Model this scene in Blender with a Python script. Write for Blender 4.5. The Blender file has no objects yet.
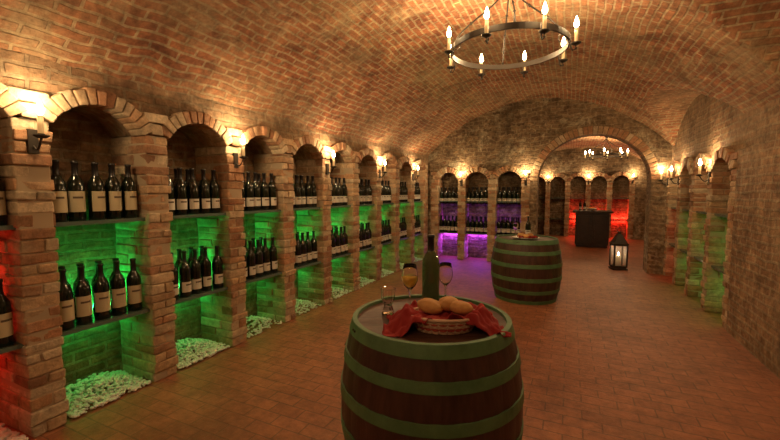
import bpy, bmesh, math, random
import numpy as np
from mathutils import Vector, Matrix, noise
random.seed(7)
scene=bpy.context.scene
try:
    scene.view_settings.view_transform='Standard'
    scene.view_settings.look='None'
except Exception as e: print(e)
scene.view_settings.exposure=0.35

# ---------------------------------------------------------------- materials
def new_mat(name):
    m=bpy.data.materials.new(name); m.use_nodes=True
    nt=m.node_tree; b=nt.nodes['Principled BSDF']; return m,nt,b
def simple(name,col,rough=.5,metal=0,**kw):
    m,nt,b=new_mat(name)
    b.inputs['Base Color'].default_value=(*col,1); b.inputs['Roughness'].default_value=rough
    b.inputs['Metallic'].default_value=metal
    for k,v in kw.items(): b.inputs[k.replace('_',' ')].default_value=v
    return m
def emis(name,col,st):
    m,nt,b=new_mat(name)
    b.inputs['Base Color'].default_value=(*col,1)
    b.inputs['Emission Color'].default_value=(*col,1); b.inputs['Emission Strength'].default_value=st
    return m
def N(nt,t,**kw):
    n=nt.nodes.new(t)
    for k,v in kw.items(): setattr(n,k,v)
    return n
def mixc(nt,f,a,b,blend='MIX'):
    n=nt.nodes.new('ShaderNodeMix'); n.data_type='RGBA'; n.blend_type=blend
    for i,v in ((0,f),(6,a),(7,b)):
        if isinstance(v,(int,float)): n.inputs[i].default_value=v
        elif isinstance(v,tuple): n.inputs[i].default_value=(*v,1)
        else: nt.links.new(v,n.inputs[i])
    return n.outputs[2]
def ramp(nt,f,stops):
    r=nt.nodes.new('ShaderNodeValToRGB'); nt.links.new(f,r.inputs[0])
    e=r.color_ramp.elements
    e[0].position=stops[0][0]; e[0].color=(*stops[0][1],1)
    e[1].position=stops[-1][0]; e[1].color=(*stops[-1][1],1)
    for p,c in stops[1:-1]:
        x=e.new(p); x.color=(*c,1)
    return r.outputs[0]
def brick_mat(name,c1,c2,mortar,bw,bh,ms=.012,bump=.6,patch=(.5,.38,.24),patch_amt=.5,rough=.85,distort=.03,dark=.45,patch2=None,p2amt=.7,var=1.0,warpscale=3.5,grime=.55):
    m,nt,b=new_mat(name); L=nt.links
    uv=N(nt,'ShaderNodeUVMap')
    nz=N(nt,'ShaderNodeTexNoise'); nz.inputs['Scale'].default_value=warpscale; nz.inputs['Detail'].default_value=4
    L.new(uv.outputs[0],nz.inputs['Vector'])
    sub=N(nt,'ShaderNodeVectorMath',operation='SUBTRACT'); L.new(nz.outputs['Color'],sub.inputs[0]); sub.inputs[1].default_value=(.5,.5,.5)
    sc=N(nt,'ShaderNodeVectorMath',operation='SCALE'); L.new(sub.outputs[0],sc.inputs[0]); sc.inputs['Scale'].default_value=distort
    ad=N(nt,'ShaderNodeVectorMath',operation='ADD'); L.new(uv.outputs[0],ad.inputs[0]); L.new(sc.outputs[0],ad.inputs[1])
    br=N(nt,'ShaderNodeTexBrick'); L.new(ad.outputs[0],br.inputs['Vector'])
    br.inputs['Scale'].default_value=1; br.inputs['Brick Width'].default_value=bw; br.inputs['Row Height'].default_value=bh
    br.inputs['Mortar Size'].default_value=ms; br.inputs['Mortar Smooth'].default_value=.3; br.inputs['Bias'].default_value=-.1
    br.inputs['Color1'].default_value=(*c1,1); br.inputs['Color2'].default_value=(*c2,1); br.inputs['Mortar'].default_value=(*mortar,1)
    geo=N(nt,'ShaderNodeNewGeometry')
    md=N(nt,'ShaderNodeTexNoise'); md.inputs['Scale'].default_value=5.5; md.inputs['Detail'].default_value=3; md.inputs['Roughness'].default_value=.7
    L.new(ad.outputs[0],md.inputs['Vector'])
    mr=ramp(nt,md.outputs[0],[(.33,(1-.42*var,1-.48*var,1-.52*var)),(.5,(1,1,1)),(.68,(1+.4*var,1+.42*var,1+.35*var))])
    col0=mixc(nt,1.0,br.outputs['Color'],mr,'MULTIPLY')
    big=N(nt,'ShaderNodeTexNoise'); big.inputs['Scale'].default_value=.9; big.inputs['Detail'].default_value=7; big.inputs['Roughness'].default_value=.7
    L.new(geo.outputs['Position'],big.inputs['Vector'])
    pf=ramp(nt,big.outputs[0],[(.42,(0,0,0)),(.62,(1,1,1))])
    pm=N(nt,'ShaderNodeMath',operation='MULTIPLY'); L.new(pf,pm.inputs[0]); pm.inputs[1].default_value=patch_amt
    col=mixc(nt,pm.outputs[0],col0,patch)
    if patch2:
        b2=N(nt,'ShaderNodeTexNoise'); b2.inputs['Scale'].default_value=1.7; b2.inputs['Detail'].default_value=9; b2.inputs['Roughness'].default_value=.75; b2.inputs['Distortion'].default_value=.6
        L.new(geo.outputs['Position'],b2.inputs['Vector'])
        p2=ramp(nt,b2.outputs[0],[(.54,(0,0,0)),(.60,(p2amt,)*3)])
        col=mixc(nt,p2,col,patch2)
    # soot / damp grime
    gz=N(nt,'ShaderNodeTexNoise'); gz.inputs['Scale'].default_value=1.3; gz.inputs['Detail'].default_value=8; gz.inputs['Roughness'].default_value=.7; gz.inputs['Distortion'].default_value=.4
    mpg=N(nt,'ShaderNodeMapping'); mpg.inputs['Location'].default_value=(11,5,3); L.new(geo.outputs['Position'],mpg.inputs['Vector']); L.new(mpg.outputs[0],gz.inputs['Vector'])
    gr=ramp(nt,gz.outputs[0],[(.38,(grime,grime*.97,grime*.93)),(.52,(1,1,1))])
    col=mixc(nt,1.0,col,gr,'MULTIPLY')
    fine=N(nt,'ShaderNodeTexNoise'); fine.inputs['Scale'].default_value=14; fine.inputs['Detail'].default_value=8; fine.inputs['Roughness'].default_value=.75
    L.new(geo.outputs['Position'],fine.inputs['Vector'])
    fr=ramp(nt,fine.outputs[0],[(.3,(dark,dark,dark)),(.65,(1.1,1.1,1.1))])
    col=mixc(nt,1.0,col,fr,'MULTIPLY')
    L.new(col,b.inputs['Base Color']); b.inputs['Roughness'].default_value=rough
    inv=N(nt,'ShaderNodeMath',operation='MULTIPLY_ADD'); L.new(br.outputs['Fac'],inv.inputs[0]); inv.inputs[1].default_value=-.8
    L.new(fine.outputs[0],inv.inputs[2])
    bp=N(nt,'ShaderNodeBump'); bp.inputs['Strength'].default_value=bump; bp.inputs['Distance'].default_value=.03
    L.new(inv.outputs[0],bp.inputs['Height']); L.new(bp.outputs[0],b.inputs['Normal'])
    return m
M_vault=brick_mat('vault_brick',(.50,.19,.09),(.36,.12,.055),(.56,.42,.26),.26,.08,ms=.013,bump=.9,patch=(.50,.35,.19),patch_amt=.55,distort=.05,patch2=(.56,.43,.26),p2amt=.45,grime=.62,var=1.15)
M_wall=brick_mat('wall_brick',(.46,.27,.15),(.32,.17,.09),(.44,.33,.21),.25,.085,ms=.015,bump=1,patch=(.47,.34,.21),patch_amt=.6,distort=.06)
M_end=brick_mat('rubble_wall',(.38,.25,.14),(.18,.11,.065),(.40,.30,.19),.22,.095,ms=.02,bump=1,patch=(.32,.22,.13),patch_amt=.55,distort=.2,dark=.3,patch2=(.64,.55,.38),p2amt=.75,grime=.5)
M_floor=brick_mat('terracotta_paver',(.40,.155,.075),(.32,.118,.056),(.17,.08,.042),.26,.13,ms=.006,bump=.35,patch=(.36,.15,.075),patch_amt=.5,rough=.5,distort=.014,dark=.6,var=.55,grime=.75)

def attr_brick():
    m,nt,b=new_mat('old_brick'); L=nt.links
    a=N(nt,'ShaderNodeAttribute'); a.attribute_name='Col'
    geo=N(nt,'ShaderNodeNewGeometry')
    f=N(nt,'ShaderNodeTexNoise'); f.inputs['Scale'].default_value=18; f.inputs['Detail'].default_value=8; f.inputs['Roughness'].default_value=.75
    L.new(geo.outputs['Position'],f.inputs['Vector'])
    fr=ramp(nt,f.outputs[0],[(.3,(.5,.5,.5)),(.65,(1.15,1.12,1.08))])
    g=N(nt,'ShaderNodeTexNoise'); g.inputs['Scale'].default_value=4; g.inputs['Detail'].default_value=6
    L.new(geo.outputs['Position'],g.inputs['Vector'])
    gm=ramp(nt,g.outputs[0],[(.5,(0,0,0)),(.62,(.5,.5,.5))])
    c=mixc(nt,gm,a.outputs['Color'],(.56,.42,.28))
    L.new(mixc(nt,1.0,c,fr,'MULTIPLY'),b.inputs['Base Color'])
    b.inputs['Roughness'].default_value=.9
    bp=N(nt,'ShaderNodeBump'); bp.inputs['Strength'].default_value=.9; bp.inputs['Distance'].default_value=.02
    L.new(f.outputs[0],bp.inputs['Height']); L.new(bp.outputs[0],b.inputs['Normal'])
    return m
M_brick=attr_brick()
M_mortar=simple('mortar',(.40,.31,.21),.95)
M_shelf=simple('shelf_glass',(.16,.22,.19),.15,Transmission_Weight=.35)
M_bottle=simple('bottle_glass',(.006,.010,.006),.12,Coat_Weight=.3)
M_foil=simple('bottle_foil',(.012,.010,.010),.4)
M_labelA=simple('label_cream',(.50,.43,.28),.7)
M_labelB=simple('label_white',(.60,.57,.50),.7)
M_labeld=simple('label_print',(.10,.07,.05),.7)
M_iron=simple('wrought_iron',(.05,.04,.032),.5,.5)
M_candle=simple('candle_sleeve',(.70,.58,.38),.6)
M_candle.node_tree.nodes['Principled BSDF'].inputs['Emission Color'].default_value=(1,.5,.15,1)
M_candle.node_tree.nodes['Principled BSDF'].inputs['Emission Strength'].default_value=.3
M_flame=emis('bulb_flame',(1,.74,.38),30)
M_peb=simple('white_pebble',(.70,.72,.66),.6)
M_glass=simple('clear_glass',(1,1,1),.02,Transmission_Weight=1.0,IOR=1.45)
M_ggreen=simple('green_bottle_glass',(.10,.16,.06),.06,Transmission_Weight=.45,IOR=1.4,Coat_Weight=.5)
M_wine=simple('white_wine',(1,.72,.14),.05,Transmission_Weight=.5,IOR=1.33)
M_nap=simple('red_napkin',(.28,.014,.014),.85)
M_plate=simple('white_ceramic',(.75,.72,.65),.3)
def wood(name,c1,c2,sc=(3,3,40),rough=.45):
    m,nt,b=new_mat(name); L=nt.links
    tc=N(nt,'ShaderNodeTexCoord'); mp=N(nt,'ShaderNodeMapping'); mp.inputs['Scale'].default_value=sc
    L.new(tc.outputs['Object'],mp.inputs['Vector'])
    n=N(nt,'ShaderNodeTexNoise'); n.inputs['Scale'].default_value=1.5; n.inputs['Detail'].default_value=7; n.inputs['Roughness'].default_value=.65
    L.new(mp.outputs[0],n.inputs['Vector'])
    L.new(ramp(nt,n.outputs[0],[(.3,c1),(.7,c2)]),b.inputs['Base Color']); b.inputs['Roughness'].default_value=rough
    bp=N(nt,'ShaderNodeBump'); bp.inputs['Strength'].default_value=.3; bp.inputs['Distance'].default_value=.01
    L.new(n.outputs[0],bp.inputs['Height']); L.new(bp.outputs[0],b.inputs['Normal'])
    return m
M_stave=wood('barrel_oak',(.028,.012,.009),(.085,.036,.026),(14,14,2))
M_head=wood('barrel_head_oak',(.045,.02,.014),(.115,.052,.034),(3,22,3),.45)
M_green=wood('green_hoop_paint',(.06,.135,.06),(.11,.22,.10),(6,6,6),.5)
M_dark=wood('dark_wood',(.018,.008,.005),(.05,.02,.012),(4,4,14),.4)
M_bread=wood('bread_crust',(.38,.17,.05),(.66,.38,.14),(6,6,6),.7)
M_wick=simple('wicker_cream',(.58,.38,.27),.8)
M_wickr=simple('wicker_red',(.42,.06,.05),.8)

# ---------------------------------------------------------------- mesh builder
class MB:
    def __init__(s): s.v=[];s.f=[];s.m=[];s.uv=[];s.c=[];s.sm=[]
    def face(s,pts,mat=0,uv=None,col=(1,1,1),smooth=False):
        i=len(s.v); s.v+= [tuple(p) for p in pts]; s.f.append(tuple(range(i,i+len(pts)))); s.m.append(mat)
        s.uv.append(uv or [(0,0)]*len(pts)); s.c.append(col); s.sm.append(smooth)
    def hexa(s,c,mat=0,col=(1,1,1)):
        i=len(s.v); s.v+=[tuple(p) for p in c]
        for q in ((0,3,2,1),(4,5,6,7),(0,1,5,4),(1,2,6,5),(2,3,7,6),(3,0,4,7)):
            s.f.append(tuple(i+k for k in q)); s.m.append(mat); s.uv.append([(0,0)]*4); s.c.append(col); s.sm.append(False)
    def box(s,a,b,mat=0,col=(1,1,1)):
        x0,y0,z0=a;x1,y1,z1=b
        s.hexa([(x0,y0,z0),(x1,y0,z0),(x1,y1,z0),(x0,y1,z0),(x0,y0,z1),(x1,y0,z1),(x1,y1,z1),(x0,y1,z1)],mat,col)
    def lathe(s,prof,c,mat=0,seg=20,cap=(True,True),smooth=True,ang0=0,ang1=2*math.pi,M=None):
        i=len(s.v); n=len(prof); full=abs(ang1-ang0-2*math.pi)<1e-6
        cols=seg if full else seg+1
        for k in range(cols):
            a=ang0+(ang1-ang0)*k/seg
            for r,z in prof:
                p=Vector((r*math.cos(a),r*math.sin(a),z))
                if M is not None: p=M@p
                s.v.append((p[0]+c[0],p[1]+c[1],p[2]+c[2]))
        for k in range(seg):
            k2=(k+1)%cols
            for j in range(n-1):
                mm=mat[j] if isinstance(mat,(list,tuple)) else mat
                s.f.append((i+k*n+j,i+k2*n+j,i+k2*n+j+1,i+k*n+j+1)); s.m.append(mm); s.uv.append([(0,0)]*4); s.c.append((1,1,1)); s.sm.append(smooth)
        m0=mat[0] if isinstance(mat,(list,tuple)) else mat; m1=mat[-1] if isinstance(mat,(list,tuple)) else mat
        if full and cap[0] and prof[0][0]>1e-5:
            s.f.append(tuple(i+k*n for k in range(seg))[::-1]); s.m.append(m0); s.uv.append([(0,0)]*seg); s.c.append((1,1,1)); s.sm.append(False)
        if full and cap[1] and prof[-1][0]>1e-5:
            s.f.append(tuple(i+k*n+n-1 for k in range(seg))); s.m.append(m1); s.uv.append([(0,0)]*seg); s.c.append((1,1,1)); s.sm.append(False)
    def tube(s,pts,r,mat=0,seg=8,closed=False):
        pts=[Vector(p) for p in pts]; n=len(pts); i=len(s.v)
        for k,p in enumerate(pts):
            if closed: t=pts[(k+1)%n]-pts[k-1]
            else: t=pts[min(k+1,n-1)]-pts[max(k-1,0)]
            t.normalize(); up=Vector((0,0,1)) if abs(t.z)<.95 else Vector((1,0,0))
            a=t.cross(up).normalized(); b=a.cross(t)
            for j in range(seg):
                an=2*math.pi*j/seg; s.v.append(tuple(p+a*math.cos(an)*r+b*math.sin(an)*r))
        for k in range(n if closed else n-1):
            k2=(k+1)%n
            for j in range(seg):
                j2=(j+1)%seg
                s.f.append((i+k*seg+j,i+k*seg+j2,i+k2*seg+j2,i+k2*seg+j)); s.m.append(mat); s.uv.append([(0,0)]*4); s.c.append((1,1,1)); s.sm.append(True)
        if not closed:
            for k in (0,n-1):
                s.f.append(tuple(i+k*seg+j for j in range(seg))); s.m.append(mat); s.uv.append([(0,0)]*seg); s.c.append((1,1,1)); s.sm.append(False)
    def build(s,name,mats,loc=(0,0,0),bevel=0):
        me=bpy.data.meshes.new(name); me.from_pydata(s.v,[],s.f)
        for m in mats: me.materials.append(m)
        me.polygons.foreach_set('material_index',s.m); me.polygons.foreach_set('use_smooth',s.sm)
        uvl=me.uv_layers.new(name='UVMap'); flat=[c for u in s.uv for p in u for c in p]; uvl.data.foreach_set('uv',flat)
        ca=me.color_attributes.new('Col','FLOAT_COLOR','CORNER')
        cf=[]
        for f,c in zip(s.f,s.c): cf+= [c[0],c[1],c[2],1]*len(f)
        ca.data.foreach_set('color',cf)
        me.update()
        ob=bpy.data.objects.new(name,me); scene.collection.objects.link(ob); ob.location=loc
        bm=bmesh.new(); bm.from_mesh(me)
        bmesh.ops.recalc_face_normals(bm,faces=bm.faces)
        bm.to_mesh(me); bm.free()
        if bevel:
            md=ob.modifiers.new('bevel','BEVEL'); md.width=bevel; md.segments=2; md.limit_method='NONE'
        return ob
def parent(ch,p):
    bpy.context.view_layer.update()
    ch.parent=p; ch.matrix_parent_inverse=p.matrix_world.inverted()
def empty(name,loc):
    e=bpy.data.objects.new(name,None); scene.collection.objects.link(e); e.location=loc; bpy.context.view_layer.update(); return e

WARM=(1,.67,.33)
def plight(name,loc,e,col=WARM,r=.03,par=None):
    l=bpy.data.lights.new(name,'POINT'); l.energy=e; l.color=col; l.shadow_soft_size=r
    o=bpy.data.objects.new(name,l); scene.collection.objects.link(o); o.location=loc
    if par: parent(o,par)
    return o
def alight(name,loc,e,col,sx,sy,direction):
    l=bpy.data.lights.new(name,'AREA'); l.energy=e; l.color=col; l.shape='RECTANGLE'; l.size=sx; l.size_y=sy
    o=bpy.data.objects.new(name,l); scene.collection.objects.link(o); o.location=loc
    return o

PAL=[(.50,.29,.16),(.58,.40,.24),(.42,.22,.12),(.60,.46,.31),(.48,.25,.14),(.35,.18,.10),(.56,.38,.23),(.62,.50,.35)]
def bc():
    c=random.choice(PAL); k=random.uniform(.75,1.12); return (c[0]*k,c[1]*k,c[2]*k)
GREEN=(.02,1,.13); RED=(1,.03,.015); PURP=(.38,.05,1)

# ---------------------------------------------------------------- arcades
def arcade(O,D,Nn,piers,w,d,zs,zc,top,wallname,shelves=(.67,1.48),s_ends=None,wmat=None,rt=.125,sp=-.05):
    O=Vector(O);D=Vector(D);Nn=Vector(Nn)
    P=lambda s,n,z:O+D*s+Nn*n+Vector((0,0,z))
    bk=MB()
    j=lambda a:random.uniform(-a,a)
    def brick(s0,s1,n0,n1,z0,z1,jt=.007):
        pts=[]
        for z in (z0,z1):
            for (s,n) in ((s0,n0),(s1,n0),(s1,n1),(s0,n1)):
                pts.append(P(s+j(jt),n+j(jt),z+j(jt*.6)))
        bk.hexa(pts,0,bc())
    for c in piers:
        a,b=c-w/2,c+w/2
        bk.hexa([P(a+.012,-d,0),P(b-.012,-d,0),P(b-.012,-.012,0),P(a+.012,-.012,0),P(a+.012,-d,zs),P(b-.012,-d,zs),P(b-.012,-.012,zs),P(a+.012,-.012,zs)],1,(.4,.3,.2))
        z=0;k=0
        while z<zs-.03:
            h=random.uniform(.065,.10); z1=min(z+h,zs)
            if zs-z1<.04: z1=zs
            o=j(.012); g=.004
            if k%2==0:
                m=a+w*random.uniform(.35,.65); dd=-d*random.uniform(.3,.45)
                brick(a+g+j(.008),m-g,dd+g,o,z+g,z1-g); brick(m+g,b-g+j(.008),dd+g,o+j(.012),z+g,z1-g)
                brick(a+j(.01)+g,b+j(.01)-g,-d+.01,dd-g,z+g,z1-g)
            else:
                dd=-d*random.uniform(.5,.65)
                brick(a+g+j(.01),b-g+j(.01),dd+g,o,z+g,z1-g); brick(a+g+j(.008),b-g+j(.008),-d+.01,dd-g,z+g,z1-g)
            z=z1;k+=1
    wl=MB()
    s_lo,s_hi=s_ends or (piers[0],piers[-1])
    wl.face([P(s_lo,-d,0),P(s_hi,-d,0),P(s_hi,-d,zc+.1),P(s_lo,-d,zc+.1)],0,[(s_lo,0),(s_hi,0),(s_hi,zc+.1),(s_lo,zc+.1)])
    def strip(s0,z0,s1,z1):
        wl.face([P(s0,sp,z0),P(s1,sp,z1),P(s1,sp,top),P(s0,sp,top)],0,[(s0,z0),(s1,z1),(s1,top),(s0,top)])
    for c in piers: strip(c-w/2,zs,c+w/2,zs)
    if s_lo<piers[0]-w/2-.01: strip(s_lo,0,piers[0]-w/2,0)
    if s_hi>piers[-1]+w/2+.01: strip(piers[-1]+w/2,0,s_hi,0)
    nb=len(piers)-1
    info=[]
    for i in range(nb):
        a=piers[i]+w/2; b=piers[i+1]-w/2; hw=(b-a)/2; cs=(a+b)/2; r=zc-zs; R=(hw*hw+r*r)/(2*r); cz=zc-R
        phi=math.asin(min(1,hw/R)) if r<hw else math.pi-math.asin(min(1,hw/R))
        K=12; pts=[]
        for k in range(K+1):
            an=-phi+2*phi*k/K; pts.append((cs+R*math.sin(an),cz+R*math.cos(an)))
        for k in range(K):
            (s0,z0),(s1,z1)=pts[k],pts[k+1]
            strip(s0,z0,s1,z1)
            wl.face([P(s0,sp,z0),P(s1,sp,z1),P(s1,-d,z1),P(s0,-d,z0)],0,[(s0,0),(s1,0),(s1,d),(s0,d)])
        nv=13
        ph2=phi+.02
        for k in range(nv):
            a0=-ph2+2*ph2*k/nv+.006; a1=-ph2+2*ph2*(k+1)/nv-.006
            o=.02+j(.012); tt=rt+j(.01)
            q=[]
            for n in (-.16,o):
                for (an,rr) in ((a0,R-.012),(a1,R-.012),(a1,R+tt),(a0,R+tt)):
                    q.append(P(cs+rr*math.sin(an)+j(.003),n,cz+rr*math.cos(an)+j(.003)))
            bk.hexa(q,0,bc())
        info.append((a,b))
    for c in piers:
        brick(c-.05,c+.05,-.14,.02,zs+.005,zs+.10)
        if zc-zs<.3: brick(c-.11,c+.11,-.14,.01,zs+.11,zs+.19)
    wo=wl.build(wallname,[wmat or M_wall])
    bo=bk.build('brick_pillars_and_arches',[M_brick,M_mortar],bevel=.010); parent(bo,wo)
    sh=MB()
    for (a,b) in info:
        for z in shelves:
            sh.hexa([P(a-.02,-d+.01,z-.03),P(b+.02,-d+.01,z-.03),P(b+.02,-.05,z-.03),P(a-.02,-.05,z-.03),
                     P(a-.02,-d+.01,z),P(b+.02,-d+.01,z),P(b+.02,-.05,z),P(a-.02,-.05,z)],0)
    if shelves:
        so=sh.build('glass_shelves',[M_shelf]); parent(so,wo)
    return P,info

XL=-3.30; XR=1.78; YE=9.5; YF=-3.0
pc=[1.36+.87*k for k in range(-3,10)]
ZS,ZC=2.19,2.375
Pl,bl=arcade((XL,0,0),(0,1,0),(1,0,0),pc,.22,.5,ZS,ZC,2.72,'wall_left',s_ends=(YF,YE),rt=.105)
pb=[-3.17,-2.47,-1.72,-.95]
Pb,bb=arcade((0,YE,0),(1,0,0),(0,-1,0),pb,.2,.42,2.02,2.2,3.95,'wall_back',s_ends=(-3.85,-.85),wmat=M_end)
pr=[6.02+.86*k for k in range(5)]
Pr,brr=arcade((XR,0,0),(0,1,0),(-1,0,0),pr,.2,.42,1.98,2.16,2.75,'wall_right',s_ends=(5.6,YE),shelves=(.67,1.40))
Pz,bz=arcade((0,16.2,0),(1,0,0),(0,-1,0),[-1.5,-.8,-.1,.6,1.3,2.0],.18,.4,2.1,2.3,3.6,'wall_back_room',s_ends=(-2.3,2.7),wmat=M_end)

def q(mb,pts,uv): mb.face(pts,0,uv)
wr=MB()
q(wr,[(XR,YF,0),(XR,5.92,0),(XR,5.92,2.2),(XR,YF,2.2)],[(YF,0),(5.92,0),(5.92,2.2),(YF,2.2)])
q(wr,[(XR,5.92,0),(XR+.1,5.92,0),(XR+.1,5.92,2.2),(XR,5.92,2.2)],[(0,0),(.1,0),(.1,2.2),(0,2.2)])
q(wr,[(XR+.05,YF,2.2),(XR+.05,YE,2.2),(XR+.05,YE,3.9),(XR+.05,YF,3.9)],[(YF,2.2),(YE,2.2),(YE,3.9),(YF,3.9)])
q(wr,[(XR,YF,2.2),(XR,5.92,2.2),(XR+.06,5.92,2.2),(XR+.06,YF,2.2)],[(YF,0),(5,0),(5,.1),(YF,.1)])
wr.build('wall_right',[M_wall])
wf=MB(); q(wf,[(-3.9,YF,0),(2.3,YF,0),(2.3,YF,4),(-3.9,YF,4)],[(0,0),(6.2,0),(6.2,4),(0,4)]); wf.build('wall_front',[M_wall])

# end wall with passage
we=MB(); cx,hw,zs2,rise,th=.40,1.10,1.95,1.02,.5
def strip2(y,x0,z0,x1,z1,top): q(we,[(x0,y,z0),(x1,y,z1),(x1,y,top),(x0,y,top)],[(x0,z0),(x1,z1),(x1,top),(x0,top)])
strip2(YE,-.86,0,cx-hw,0,3.95); strip2(YE,cx+hw,0,XR+.5,0,3.95)
strip2(YE+th,-2.4,0,cx-hw,0,3.6); strip2(YE+th,cx+hw,0,2.8,0,3.6)
K=28; arc=[(cx-hw*math.cos(math.pi*k/K),zs2+rise*math.sin(math.pi*k/K)) for k in range(K+1)]
L=0
for k in range(K):
    (x0,z0),(x1,z1)=arc[k],arc[k+1]; dl=math.hypot(x1-x0,z1-z0)
    strip2(YE,x0,z0,x1,z1,3.95); strip2(YE+th,x0,z0,x1,z1,3.6)
    q(we,[(x0,YE,z0),(x1,YE,z1),(x1,YE+th,z1),(x0,YE+th,z0)],[(0,L),(0,L+dl),(th,L+dl),(th,L)]); L+=dl
for x in (cx-hw,cx+hw): q(we,[(x,YE,0),(x,YE+th,0),(x,YE+th,zs2),(x,YE,zs2)],[(0,0),(th,0),(th,zs2),(0,zs2)])
weo=we.build('wall_passage',[M_end])
ar=MB()
nv=38
for k in range(nv):
    a0=math.pi*k/nv+.006; a1=math.pi*(k+1)/nv-.006; o=random.uniform(-.008,.008)
    c=[]
    for y in (YE+.15,YE-.015+o):
        for an,t in ((a0,-.008),(a1,-.008),(a1,.15+o),(a0,.15+o)):
            c.append((cx-(hw+t)*math.cos(an),y,zs2+(rise+t)*math.sin(an)))
    ar.hexa(c,0,bc())
aro=ar.build('brick_archway',[M_brick],bevel=.008); parent(aro,weo)

# vault
RC=3.456; CZ=.344; CXV=-.76
def lun(x,y):
    best=0
    for yc,w,zb,r in ((2.7,2.15,2.35,1.38),(7.6,1.75,2.15,1.1)):
        u=abs(y-yc)/w
        if u<1: best=max(best,zb+r*(1-u**2.4)**(1/2.4))
    return best
def vb(x): return CZ+math.sqrt(max(.01,RC*RC-(x-CXV)**2))
vm=MB(); nx,ny=170,220
xa,xb=-3.5,1.85
amax=math.asin((xb-CXV)/RC); amin=math.asin((xa-CXV)/RC)
vv=[];st=[]
for i in range(nx+1):
    an=amin+(amax-amin)*i/nx; x=CXV+RC*math.sin(an)
    for jj in range(ny+1):
        y=YF+(YE+.05-YF)*jj/ny; z=vb(x); fl_=0
        if x>CXV:
            lz=lun(x,y)
            if lz>z+.001: z=lz; fl_=1
        z+=.06*noise.noise(Vector((x*.9,y*.9,3)))+.024*noise.noise(Vector((x*4,y*4,1)))
        vv.append((x,y,z)); st.append((y,an*RC,fl_,x,z))
ff=[];uu=[]
for i in range(nx):
    for jj in range(ny):
        ids=[i*(ny+1)+jj,i*(ny+1)+jj+1,(i+1)*(ny+1)+jj+1,(i+1)*(ny+1)+jj]
        ff.append(ids)
        isl=sum(st[k][2] for k in ids)>=3
        for k in ids:
            y,s_,f_,x,z=st[k]
            if isl:
                yc,w,zb=(2.7,2.15,2.35) if y<5.2 else (7.6,1.75,2.15)
                uu+=[x+.13, math.atan2(y-yc,max(.05,(z-zb)*1.3))*w*.9]
            else: uu+=[y,s_]
vme=bpy.data.meshes.new('ceiling')
vme.from_pydata(vv,[],ff); ul=vme.uv_layers.new(name='UVMap'); ul.data.foreach_set('uv',uu)
vme.materials.append(M_vault); vme.polygons.foreach_set('use_smooth',[True]*len(ff))
vo=bpy.data.objects.new('ceiling',vme); scene.collection.objects.link(vo)

# second room
r2=MB(); c2,h2=.3,2.5
K=24
pts=[(c2-h2*math.cos(math.pi*k/K),2.0+1.35*math.sin(math.pi*k/K)) for k in range(K+1)]
L=0
for k in range(K):
    (x0,z0),(x1,z1)=pts[k],pts[k+1]; dl=math.hypot(x1-x0,z1-z0)
    r2.face([(x0,10,z0),(x1,10,z1),(x1,16.3,z1),(x0,16.3,z0)],0,[(10,L),(10,L+dl),(16.3,L+dl),(16.3,L)]); L+=dl
r2.build('ceiling_back_room',[M_vault])
for nm,x in (('wall_left_back_room',c2-h2),('wall_right_back_room',c2+h2)):
    m=MB(); q(m,[(x,9.9,0),(x,16.7,0),(x,16.7,2.05),(x,9.9,2.05)],[(10,0),(16.7,0),(16.7,2.05),(10,2.05)]); m.build(nm,[M_wall])
fl=MB(); fl.face([(-4,-3.1,0),(3,-3.1,0),(3,16.8,0),(-4,16.8,0)],0,[(-4,-3.1),(3,-3.1),(3,16.8),(-4,16.8)]); fl.build('floor',[M_floor])

# ---------------------------------------------------------------- bottles
BP=[(.001,.0),(.046,.0),(.051,.006),(.051,.235),(.047,.262),(.034,.288),(.021,.308),(.0185,.33),(.0185,.385),(.0215,.387),(.0215,.402),(.017,.404),(.001,.404)]
BMt=[0,0,0,0,0,0,1,1,1,1,1,1]
def bottle(mb,p,yaw,lab=2,s=1.0,seg=14,sz=1.0):
    prof=[(r*s,z*s*sz) for r,z in BP]
    mb.lathe(prof,p,BMt,seg,cap=(False,False))
    if lab is not None:
        z0,z1=(.06,.20) if lab==2 else (.045,.135)
        z0*=sz;z1*=sz
        r=.0518*s; mb.lathe([(r,z0*s),(r,z1*s)],p,lab,10,ang0=yaw-1.25,ang1=yaw+1.25)
        r=.0524*s; zz=(z0*.35+z1*.65)*s; mb.lathe([(r,zz),(r,zz+.014*s)],p,4,8,ang0=yaw-.6,ang1=yaw+.6)
BM=[M_bottle,M_foil,M_labelA,M_labelB,M_labeld]
def fill(P,info,zlist,yaw,nf,lab=3,s=1.08,sz=1.04,depth2=-.27):
    for i,(a,b) in enumerate(info):
        for iz,z in enumerate(zlist):
            mb=MB(); w=b-a
            for row,(n,cnt) in enumerate(((-.13,nf),(depth2,nf-1))):
                for k in range(cnt):
                    if row==1 and random.random()<.1: continue
                    s_=a+w*(k+.5+(.5 if row else 0))/nf+random.uniform(-.005,.005)
                    bottle(mb,P(s_,n+random.uniform(-.012,.012),z+.001),yaw+random.uniform(-.25,.25),lab if not callable(lab) else lab(i),s,sz=sz)
            mb.build('wine_bottle_row',BM)
fill(Pl,bl,(.67,1.48),0,5,lab=lambda i:2 if i in(2,3) else 3)
fill(Pb,bb,(.67,1.40),-math.pi/2,5,s=1.0)

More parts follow.
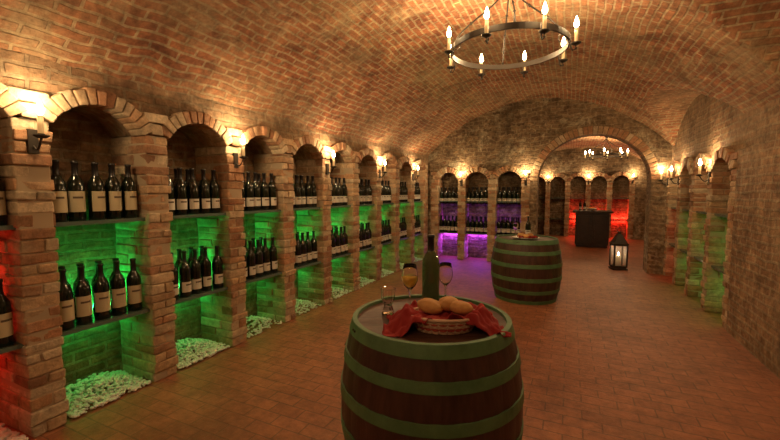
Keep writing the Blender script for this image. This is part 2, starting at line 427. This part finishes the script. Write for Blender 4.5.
# ---------------------------------------------------------------- pebbles
def pebbles(P,info,name,dep,cnt):
    for (a,b) in info:
        mb=MB()
        for k in range(cnt):
            s=random.uniform(a+.03,b-.03); n=random.uniform(-dep+.04,-.01)
            hz=.015+.085*max(0,math.sin(math.pi*(s-a)/(b-a)))*min(1,(-n)/.2)
            z=hz*random.random()**.4; r=random.uniform(.008,.018)
            c=P(s,n,z+r*.6); R=Matrix.Rotation(random.uniform(0,6),3,'Z')@Matrix.Diagonal((1.3,1,.75))
            mb.lathe([(.001,-r),(r*.75,-r*.65),(r,0),(r*.7,r*.7),(.001,r)],c,0,6,smooth=False,M=R)
        mb.build(name,[M_peb])
pebbles(Pl,bl[1:5],'white_pebble_pile',.5,1000)
pebbles(Pl,bl[5:],'white_pebble_pile',.5,300)

# ---------------------------------------------------------------- niche LED lights
def leds(P,info,cols,eu,ed,d,s1=.67):
    for i,(a,b) in enumerate(info):
        c=cols(i)
        if c is None: continue
        m=(a+b)/2; w=(b-a)*.85
        dx=P(1,0,0)-P(0,0,0)
        for z,up,ee in ((s1+.012,True,eu),(s1-.045,False,ed)):
            if ee<=0: continue
            o=alight('niche_led_light',P(m,-d+.045,z),ee,c,w if abs(dx.x)>.5 else .02,.02 if abs(dx.x)>.5 else w,None)
            o.rotation_euler=(math.pi,0,0) if up else (0,0,0)
leds(Pl,bl,lambda i:RED if i<3 else GREEN,6.5,1.2,.5)
leds(Pb,bb,lambda i:PURP,4,6,.42)
leds(Pr,brr,lambda i:(GREEN,GREEN,GREEN,RED)[i%4],1.0,1.0,.42)
leds(Pz,bz,lambda i:RED if i>=2 else None,10,6,.4)
# ---------------------------------------------------------------- candle / sconce / chandelier
def candle(mb,p,h=.14,r=.017,mi=(0,1,2),fs=1.0):
    x,y,z=p
    mb.lathe([(.001,z),(.02,z),(.042,z+.012),(.045,z+.02),(.02,z+.016),(.02,z+.03)],(x,y,0),mi[0],14,cap=(False,False))
    mb.lathe([(r,z+.016),(r,z+.016+h),(.006,z+.02+h)],(x,y,0),mi[1],12)
    f=z+.018+h
    mb.lathe([(.006,f)]+[(a*fs,f+b*fs) for a,b in ((.015,.014),(.018,.03),(.012,.055),(.004,.078),(.001,.085))],(x,y,0),mi[2],10)
    return f+.035*fs
def sconce(base,Nn,e):
    b=Vector(base); n=Vector(Nn); mb=MB(); t=Vector((-n.y,n.x,0))
    c=[]
    for o in (-.01,.016):
        for s_,z_ in ((-.028,-.1),(.028,-.1),(.028,.06),(-.028,.06)): c.append(b+n*o+t*s_+Vector((0,0,z_)))
    mb.hexa(c,0)
    pts=[b+n*(.01+.11*u)+Vector((0,0,-.05-.05*math.sin(math.pi*u)+.05*u)) for u in [k/10 for k in range(11)]]
    mb.tube(pts,.007,0)
    p=b+n*.12+Vector((0,0,-.005)); mb.tube([b+n*.12+Vector((0,0,-.012)),p+Vector((0,0,.01))],.007,0)
    fz=candle(mb,p,h=.13,r=.017,fs=1.25)
    o=mb.build('candle_wall_sconce',[M_iron,M_candle,M_flame])
    plight('sconce_light',Vector((p.x,p.y,fz+.08)),e,par=o)
for k,e in ((0,8),(2,11),(4,12),(6,12),(8,12)):
    sconce((XL,1.36+.87*k,2.06),(1,0,0),e)
sconce((XL,1.36-.87*2,2.06),(1,0,0),7)
for i in (1,3): sconce((pb[i],YE,1.95),(0,-1,0),9)
for i in (1,3,4): sconce((XR,pr[i],1.93),(-1,0,0),10)
sconce((XR,2.6,1.95),(-1,0,0),8)
for x in (-.8,.6,2.0): sconce((x,16.2,2.1),(0,-1,0),12)

def chandelier(c,R,top,e,nc=8,rot=-1.72):
    cx_,cy,cz_=c; mb=MB()
    mb.lathe([(R-.008,cz_-.026),(R+.008,cz_-.026),(R+.008,cz_+.026),(R-.008,cz_+.026),(R-.008,cz_-.026)],(cx_,cy,0),0,64,cap=(False,False),smooth=False)
    fl=[]
    for k in range(nc):
        a=rot+2*math.pi*k/nc; d=Vector((math.cos(a),math.sin(a),0)); b0=Vector((cx_,cy,cz_))+d*R
        cpos=b0+d*.06+Vector((0,0,-.085))
        mb.tube([b0+d*.005+Vector((0,0,.02)),b0+d*.012+Vector((0,0,-.05)),b0+d*.018+Vector((0,0,-.10)),b0+d*.035+Vector((0,0,-.125)),b0+d*.055+Vector((0,0,-.12)),cpos+Vector((0,0,.002))],.007,0)
        mb.lathe([(.001,-.03),(.012,-.018),(.001,0)],cpos+Vector((0,0,-.012)),0,8)
        fz=candle(mb,cpos,h=.13,r=.016,fs=1.25); fl.append((cpos.x,cpos.y,fz+.05))
    hub=Vector((cx_,cy,top-.03))
    for k in range(4):
        a=rot+math.pi/8+math.pi/2*k; d=Vector((math.cos(a),math.sin(a),0)); b0=Vector((cx_,cy,cz_+.02))+d*R
        pp=[]
        for i in range(17):
            u=i/16; p=b0.lerp(hub,u); pp.append(p+d*(.05*math.sin(2*math.pi*u))+Vector((0,0,.0)))
        mb.tube(pp,.008,0)
        for u in (.2,.4,.6):
            p=b0.lerp(hub,u)+d*(.05*math.sin(2*math.pi*u))
            mb.lathe([(.001,-.02),(.016,0),(.001,.02)],p,0,8)
        mb.tube([b0+d*(-.05+.04*math.cos(t))+Vector((0,0,.05+.04*math.sin(t))) for t in [i*.5 for i in range(11)]],.005,0,6)
    mb.lathe([(.001,top-.10),(.03,top-.08),(.035,top-.04),(.012,top-.02),(.06,top),(.06,top+.03)],(cx_,cy,0),0,14,cap=(False,False))
    o=mb.build('chandelier',[M_iron,M_candle,M_flame])
    for f in fl: plight('chandelier_light',f,e,r=.03,par=o)
    return o
chandelier((-.60,4.02,3.10),.55,3.78,15)
chandelier((.9,12.9,2.76),.48,3.32,9)
chandelier((-.6,-1.0,3.10),.58,3.78,7)  # unseen chandelier behind the camera, added as fill light for the near room

# ---------------------------------------------------------------- barrels
def barrel(x,y,H=.97,rt=.435,rb=.525,rot=0):
    rr=lambda z: rt+(rb-rt)*(1-(2*z/H-1)**2)
    mb=MB(); ns=26; nz=22
    for k in range(ns):
        a0=2*math.pi*k/ns; a1=2*math.pi*(k+1)/ns; sub=3
        base=len(mb.v)
        for i in range(sub+1):
            u=i/sub; a=a0+(a1-a0)*u; g=-.004 if i in(0,sub) else 0
            for jz in range(nz+1):
                z=H*jz/nz; r=rr(z)+g; mb.v.append((r*math.cos(a),r*math.sin(a),z))
        for i in range(sub):
            for jz in range(nz):
                A=base+i*(nz+1)+jz; mb.f.append((A,A+nz+1,A+nz+2,A+1)); mb.m.append(0); mb.uv.append([(0,0)]*4); mb.c.append((1,1,1)); mb.sm.append(True)
    for z0,z1 in ((0.0,.055),(.16,.215),(.35,.41),(.56,.62),(.755,.81),(.91,.972)):
        pr_=[(rr(z0)-.01,z0)]+[(rr(z0+(z1-z0)*i/4)+.007,z0+(z1-z0)*i/4) for i in range(5)]+[(rr(z1)-.01,z1)]
        mb.lathe(pr_,(0,0,0),1,60,cap=(False,False),smooth=False)
        a=.7+z0*3
        for da in (0,.06):
            p=Vector((math.cos(a+da),math.sin(a+da),0))*(rr((z0+z1)/2)+.008)+Vector((0,0,(z0+z1)/2)); mb.lathe([(.001,-.008),(.008,0),(.001,.008)],p,2,6)
    mb.lathe([(rt+.004,H-.01),(rt+.004,H+.004),(rt-.022,H+.004),(rt-.024,H-.018)],(0,0,0),1,60,cap=(False,False),smooth=False)
    rh=rt-.022; npk=7; zt=H-.014
    for k in range(npk):
        y0=-rh+2*rh*k/npk+.0015; y1=-rh+2*rh*(k+1)/npk-.0015
        top=[];S=8
        for i in range(S+1):
            yy=y0+(y1-y0)*i/S; top.append((math.sqrt(max(0,rh*rh-yy*yy)),yy))
        poly=[(a,b,zt) for a,b in top]+[(-a,b,zt) for a,b in reversed(top)]
        mb.face(poly,3)
    mb.lathe([(.001,zt-.006),(rh,zt-.006)],(0,0,0),2,40,cap=(False,False))
    mb.lathe([(.001,.01),(rt-.02,.01)],(0,0,0),0,40,cap=(False,False))
    o=mb.build('wine_barrel',[M_stave,M_green,M_iron,M_head],loc=(x,y,0)); o.rotation_euler[2]=rot
    return zt
B1=(-.73,2.13); B2=(-.62,6.5)
zt=barrel(*B1,rot=.5,rt=.455,rb=.53); barrel(*B2,rot=1.1,rt=.46,rb=.54)
ZT=zt+.001

# ---------------------------------------------------------------- table items
def glass(x,y,z,h=.27,wine=True,name='wine_glass'):
    mb=MB(); s=h/.27
    prof=[(.001,0),(.045,0),(.046,.003),(.012,.008),(.006,.02),(.0055,.11),(.012,.122),(.034,.145),(.046,.175),(.048,.2),(.043,.24),(.037,.27),(.0355,.27),(.0415,.24),(.0463,.2),(.0443,.176),(.032,.147),(.01,.126),(.001,.124)]
    mb.lathe([(r*s,q_*s) for r,q_ in prof],(0,0,0),0,28,cap=(False,False))
    if wine: mb.lathe([(r*s,q_*s) for r,q_ in [(.001,.125),(.009,.1275),(.031,.148),(.0433,.176),(.0452,.2),(.001,.2)]],(0,0,0),1,28,cap=(False,False))
    return mb.build(name,[M_glass,M_wine],loc=(x,y,z))
def winebottle(x,y,z,yaw=0,lab=None,s=1.0,gm=None):
    mb=MB(); bottle(mb,(0,0,0),yaw,lab,s,28); return mb.build('wine_bottle',[gm or M_bottle]+BM[1:],loc=(x,y,z))
winebottle(-.83,2.42,ZT,s=1.14,gm=M_ggreen)
glass(-.90,2.22,ZT,.29)
glass(-.74,2.46,ZT,.27,False)
mb=MB(); mb.lathe([(.001,0),(.036,0),(.04,.01),(.026,.05),(.028,.07),(.042,.1),(.047,.16),(.043,.16),(.037,.1),(.022,.072),(.001,.066)],(0,0,0),0,10,smooth=False,cap=(False,False))
mb.build('crystal_candle_holder',[M_glass],loc=(-.985,2.08,ZT))
# bread basket
bx,by=-.60,1.98
e=empty('bread_basket',(bx,by,ZT))
mb=MB()
rings=9; asp=.66; ang=math.radians(25)
def bp(a,r,z):
    X=r*math.cos(a);Y=r*asp*math.sin(a); return (bx+X*math.cos(ang)-Y*math.sin(ang),by+X*math.sin(ang)+Y*math.cos(ang),ZT+z)
for k in range(rings):
    r=.145+.045*k/rings; z=.008+k*.0085
    mb.tube([bp(2*math.pi*i/48,r+.004*(1 if (i+k)%2 else -1),z) for i in range(48)],.0062,1 if k in(2,3,6) else 0,6,closed=True)
for i in range(24):
    a=2*math.pi*i/24; mb.tube([bp(a,.145,.003),bp(a,.168,.04),bp(a,.190,.082)],.005,0,5)
mb.face([bp(2*math.pi*i/32,.15,.004) for i in range(32)],0)
mb.tube([bp(2*math.pi*i/48,.192,.085) for i in range(48)],.009,0,6,closed=True)
o=mb.build('woven_basket',[M_wick,M_wickr]); parent(o,e)
def cloth(cx_,cy_,z0,wx,wy,rot,seed,dome):
    n=60; v=[];f=[]
    for i in range(n+1):
        for k in range(n+1):
            u=(i/n-.5)*2; w=(k/n-.5)*2
            X=u*wx*(1+.10*noise.noise(Vector((w*2,seed+4,0))));Y=w*wy*(1+.25*noise.noise(Vector((u*2,seed,0))))
            hgt=dome(X,Y)
            hgt+=.045*abs(noise.noise(Vector((u*4.5+seed,w*3.5,seed))))+.024*noise.noise(Vector((u*11,w*7,seed)))
            x=X*math.cos(rot)-Y*math.sin(rot);y=X*math.sin(rot)+Y*math.cos(rot)
            v.append((cx_+x,cy_+y,z0+max(.003,hgt)))
    for i in range(n):
        for k in range(n):
            A=i*(n+1)+k; f.append((A,A+n+1,A+n+2,A+1))
    me=bpy.data.meshes.new('napkin'); me.from_pydata(v,[],f); me.materials.append(M_nap); me.polygons.foreach_set('use_smooth',[True]*len(f))
    o=bpy.data.objects.new('napkin',me); scene.collection.objects.link(o); md=o.modifiers.new('s','SOLIDIFY'); md.thickness=.003
    return o
def dm(X,Y):
    ex=math.sqrt((X/.192)**2+((Y-.02)/.13)**2)
    if ex<.8: return .07
    if ex<1.08: return .07+.03*(ex-.8)/.28
    return max(0,.10*(1-(ex-1.08)/.55))
o=cloth(bx-math.sin(ang)*.05,by+math.cos(ang)*.05,ZT,.32,.165,ang,2.3,lambda X,Y:dm(X,Y+.05) )
parent(o,e)
def roll(x,y,z,a,s=1.0):
    me=bpy.data.meshes.new('bread_roll'); bm=bmesh.new(); bmesh.ops.create_icosphere(bm,subdivisions=4,radius=1)
    for v in bm.verts:
        c=v.co; d=1+.05*noise.noise(c*2+Vector((x*9,y*9,0))); cut=.10*math.exp(-((c.y+.3*c.x)/.13)**2) if c.z>.2 else 0
        v.co=Vector((c.x*.075,c.y*.052,c.z*.042))*s*(d-cut)
    for f in bm.faces: f.smooth=True
    bm.to_mesh(me); bm.free(); me.materials.append(M_bread)
    o=bpy.data.objects.new('bread_roll',me); scene.collection.objects.link(o); o.location=(x,y,z); o.rotation_euler=(random.uniform(-.2,.2),random.uniform(-.2,.2),a); return o
for (dx,dy,dz,a,s) in ((-.075,-.02,.122,.3,.95),(.01,.05,.128,1.2,.95),(.085,.03,.12,.6,.9)):
    parent(roll(bx+dx,by+dy,ZT+dz,a,s),e)

# barrel 2 items
mb=MB(); mb.lathe([(.001,0),(.09,0),(.2,.025),(.205,.03),(.19,.028),(.085,.006),(.001,.006)],(0,0,0),0,36,cap=(False,False)); 
pl=mb.build('serving_plate',[M_plate],loc=(-.62,6.42,ZT))
for dx,dy,a in ((-.07,0,0),(.06,.03,1),(0,-.07,.5)):
    parent(roll(-.62+dx,6.42+dy,ZT+.055,a,.85),pl)
n2=cloth(-.60,6.42,ZT+.012,.14,.1,.3,5.1,lambda X,Y:.02); n2.name='folded_napkin'; parent(n2,pl)
glass(-.80,6.62,ZT,.25,False); winebottle(-.62,6.74,ZT,-1.5,3,.85)

# ---------------------------------------------------------------- lantern
def lantern(x,y):
    W=.125; H=.56; mb=MB()
    mb.box((-W-.02,-W-.02,0),(W+.02,W+.02,.04),0); mb.box((-W,-W,.04),(W,W,.065),0)
    for sx in (-1,1):
        for sy in (-1,1):
            mb.box((sx*W-.015,sy*W-.015,.06),(sx*W+.015,sy*W+.015,H),0)
    for z in (.065,H-.03):
        for s in (-1,1):
            mb.box((-W,s*W-.012,z),(W,s*W+.012,z+.03),0); mb.box((s*W-.012,-W,z),(s*W+.012,W,z+.03),0)
    mb.box((-W-.025,-W-.025,H),(W+.025,W+.025,H+.025),0)
    t=.04; b=W+.01; z0=H+.025; z1=H+.22
    B=[(-b,-b,z0),(b,-b,z0),(b,b,z0),(-b,b,z0)];T=[(-t,-t,z1),(t,-t,z1),(t,t,z1),(-t,t,z1)]
    mb.hexa(B+T,0); mb.box((-.03,-.03,z1),(.03,.03,z1+.04),0); mb.box((-.045,-.045,z1+.04),(.045,.045,z1+.055),0)
    mb.tube([(.04*math.cos(a),0,z1+.09+.04*math.sin(a)) for a in [2*math.pi*k/16 for k in range(16)]],.006,0,6,closed=True)
    for s in (-1,1):
        mb.face([(-W,s*W,.09),(W,s*W,.09),(W,s*W,H-.03),(-W,s*W,H-.03)],1); mb.face([(s*W,-W,.09),(s*W,W,.09),(s*W,W,H-.03),(s*W,-W,H-.03)],1)
    mb.lathe([(.001,.066),(.05,.066),(.05,.30),(.04,.305),(.001,.30)],(0,0,0),2,20,cap=(False,False))
    mb.lathe([(.004,.30),(.012,.32),(.014,.34),(.008,.37),(.001,.39)],(0,0,0),3,10)
    o=mb.build('floor_lantern',[M_iron,M_pane,M_wax,M_flame],loc=(x,y,0)); o.rotation_euler[2]=.25
    plight('lantern_light',(x,y,.43),.8,(1,.75,.5),.03,o)
M_pane=simple('lantern_pane',(.9,.85,.75),.25,Alpha=.25)
M_wax=simple('pillar_candle',(.85,.78,.62),.5)
lantern(1.0,9.75)

# ---------------------------------------------------------------- bar counter in back room
e=empty('bar_counter',(.63,13.6,0)); mb=MB()
mb.box((.20,13.3,.0),(1.06,13.9,.08),0); mb.box((.17,13.27,.08),(1.09,13.93,1.06),0); mb.box((.08,13.18,1.06),(1.18,14.02,1.12),0)
for x0 in (.22,.65): 
    mb.box((x0,13.25,.16),(x0+.39,13.275,.98),0); mb.box((x0+.05,13.235,.22),(x0+.34,13.255,.92),0)
o=mb.build('cabinet',[M_dark],bevel=.006); parent(o,e)
for o in (winebottle(.3,13.7,1.121,-1.5,3,.8),winebottle(.42,13.75,1.121,-1.5,3,.8),glass(.95,13.5,1.121,.2),glass(.85,13.6,1.121,.2)): parent(o,e)
mb=MB(); mb.lathe([(.001,0),(.05,0),(.13,.05),(.14,.08),(.13,.08),(.05,.012),(.001,.01)],(0,0,0),0,24,cap=(False,False)); bw=mb.build('fruit_bowl',[M_plate],loc=(.62,13.55,1.121))
M_or=simple('orange_fruit',(.8,.3,.04),.5)
for dx,dy in ((-.05,0),(.05,.02),(0,-.05),(0,.05)):
    mb=MB(); mb.lathe([(.001,-.04),(.03,-.028),(.04,0),(.03,.028),(.001,.04)],(0,0,0),0,12); f=mb.build('orange',[M_or],loc=(.62+dx,13.55+dy,1.121+.075)); parent(f,bw)

# ---------------------------------------------------------------- camera
cam=bpy.data.cameras.new('camera'); cam.sensor_width=36; cam.lens=385/780*36; cam.clip_start=.05
co=bpy.data.objects.new('camera',cam); scene.collection.objects.link(co)
co.location=(0,0,1.7); co.rotation_euler=(math.radians(90-4.16),0,math.radians(25.06)); scene.camera=co
w=bpy.data.worlds.new('world'); scene.world=w; w.use_nodes=True; w.node_tree.nodes['Background'].inputs[0].default_value=(.02,.012,.006,1)
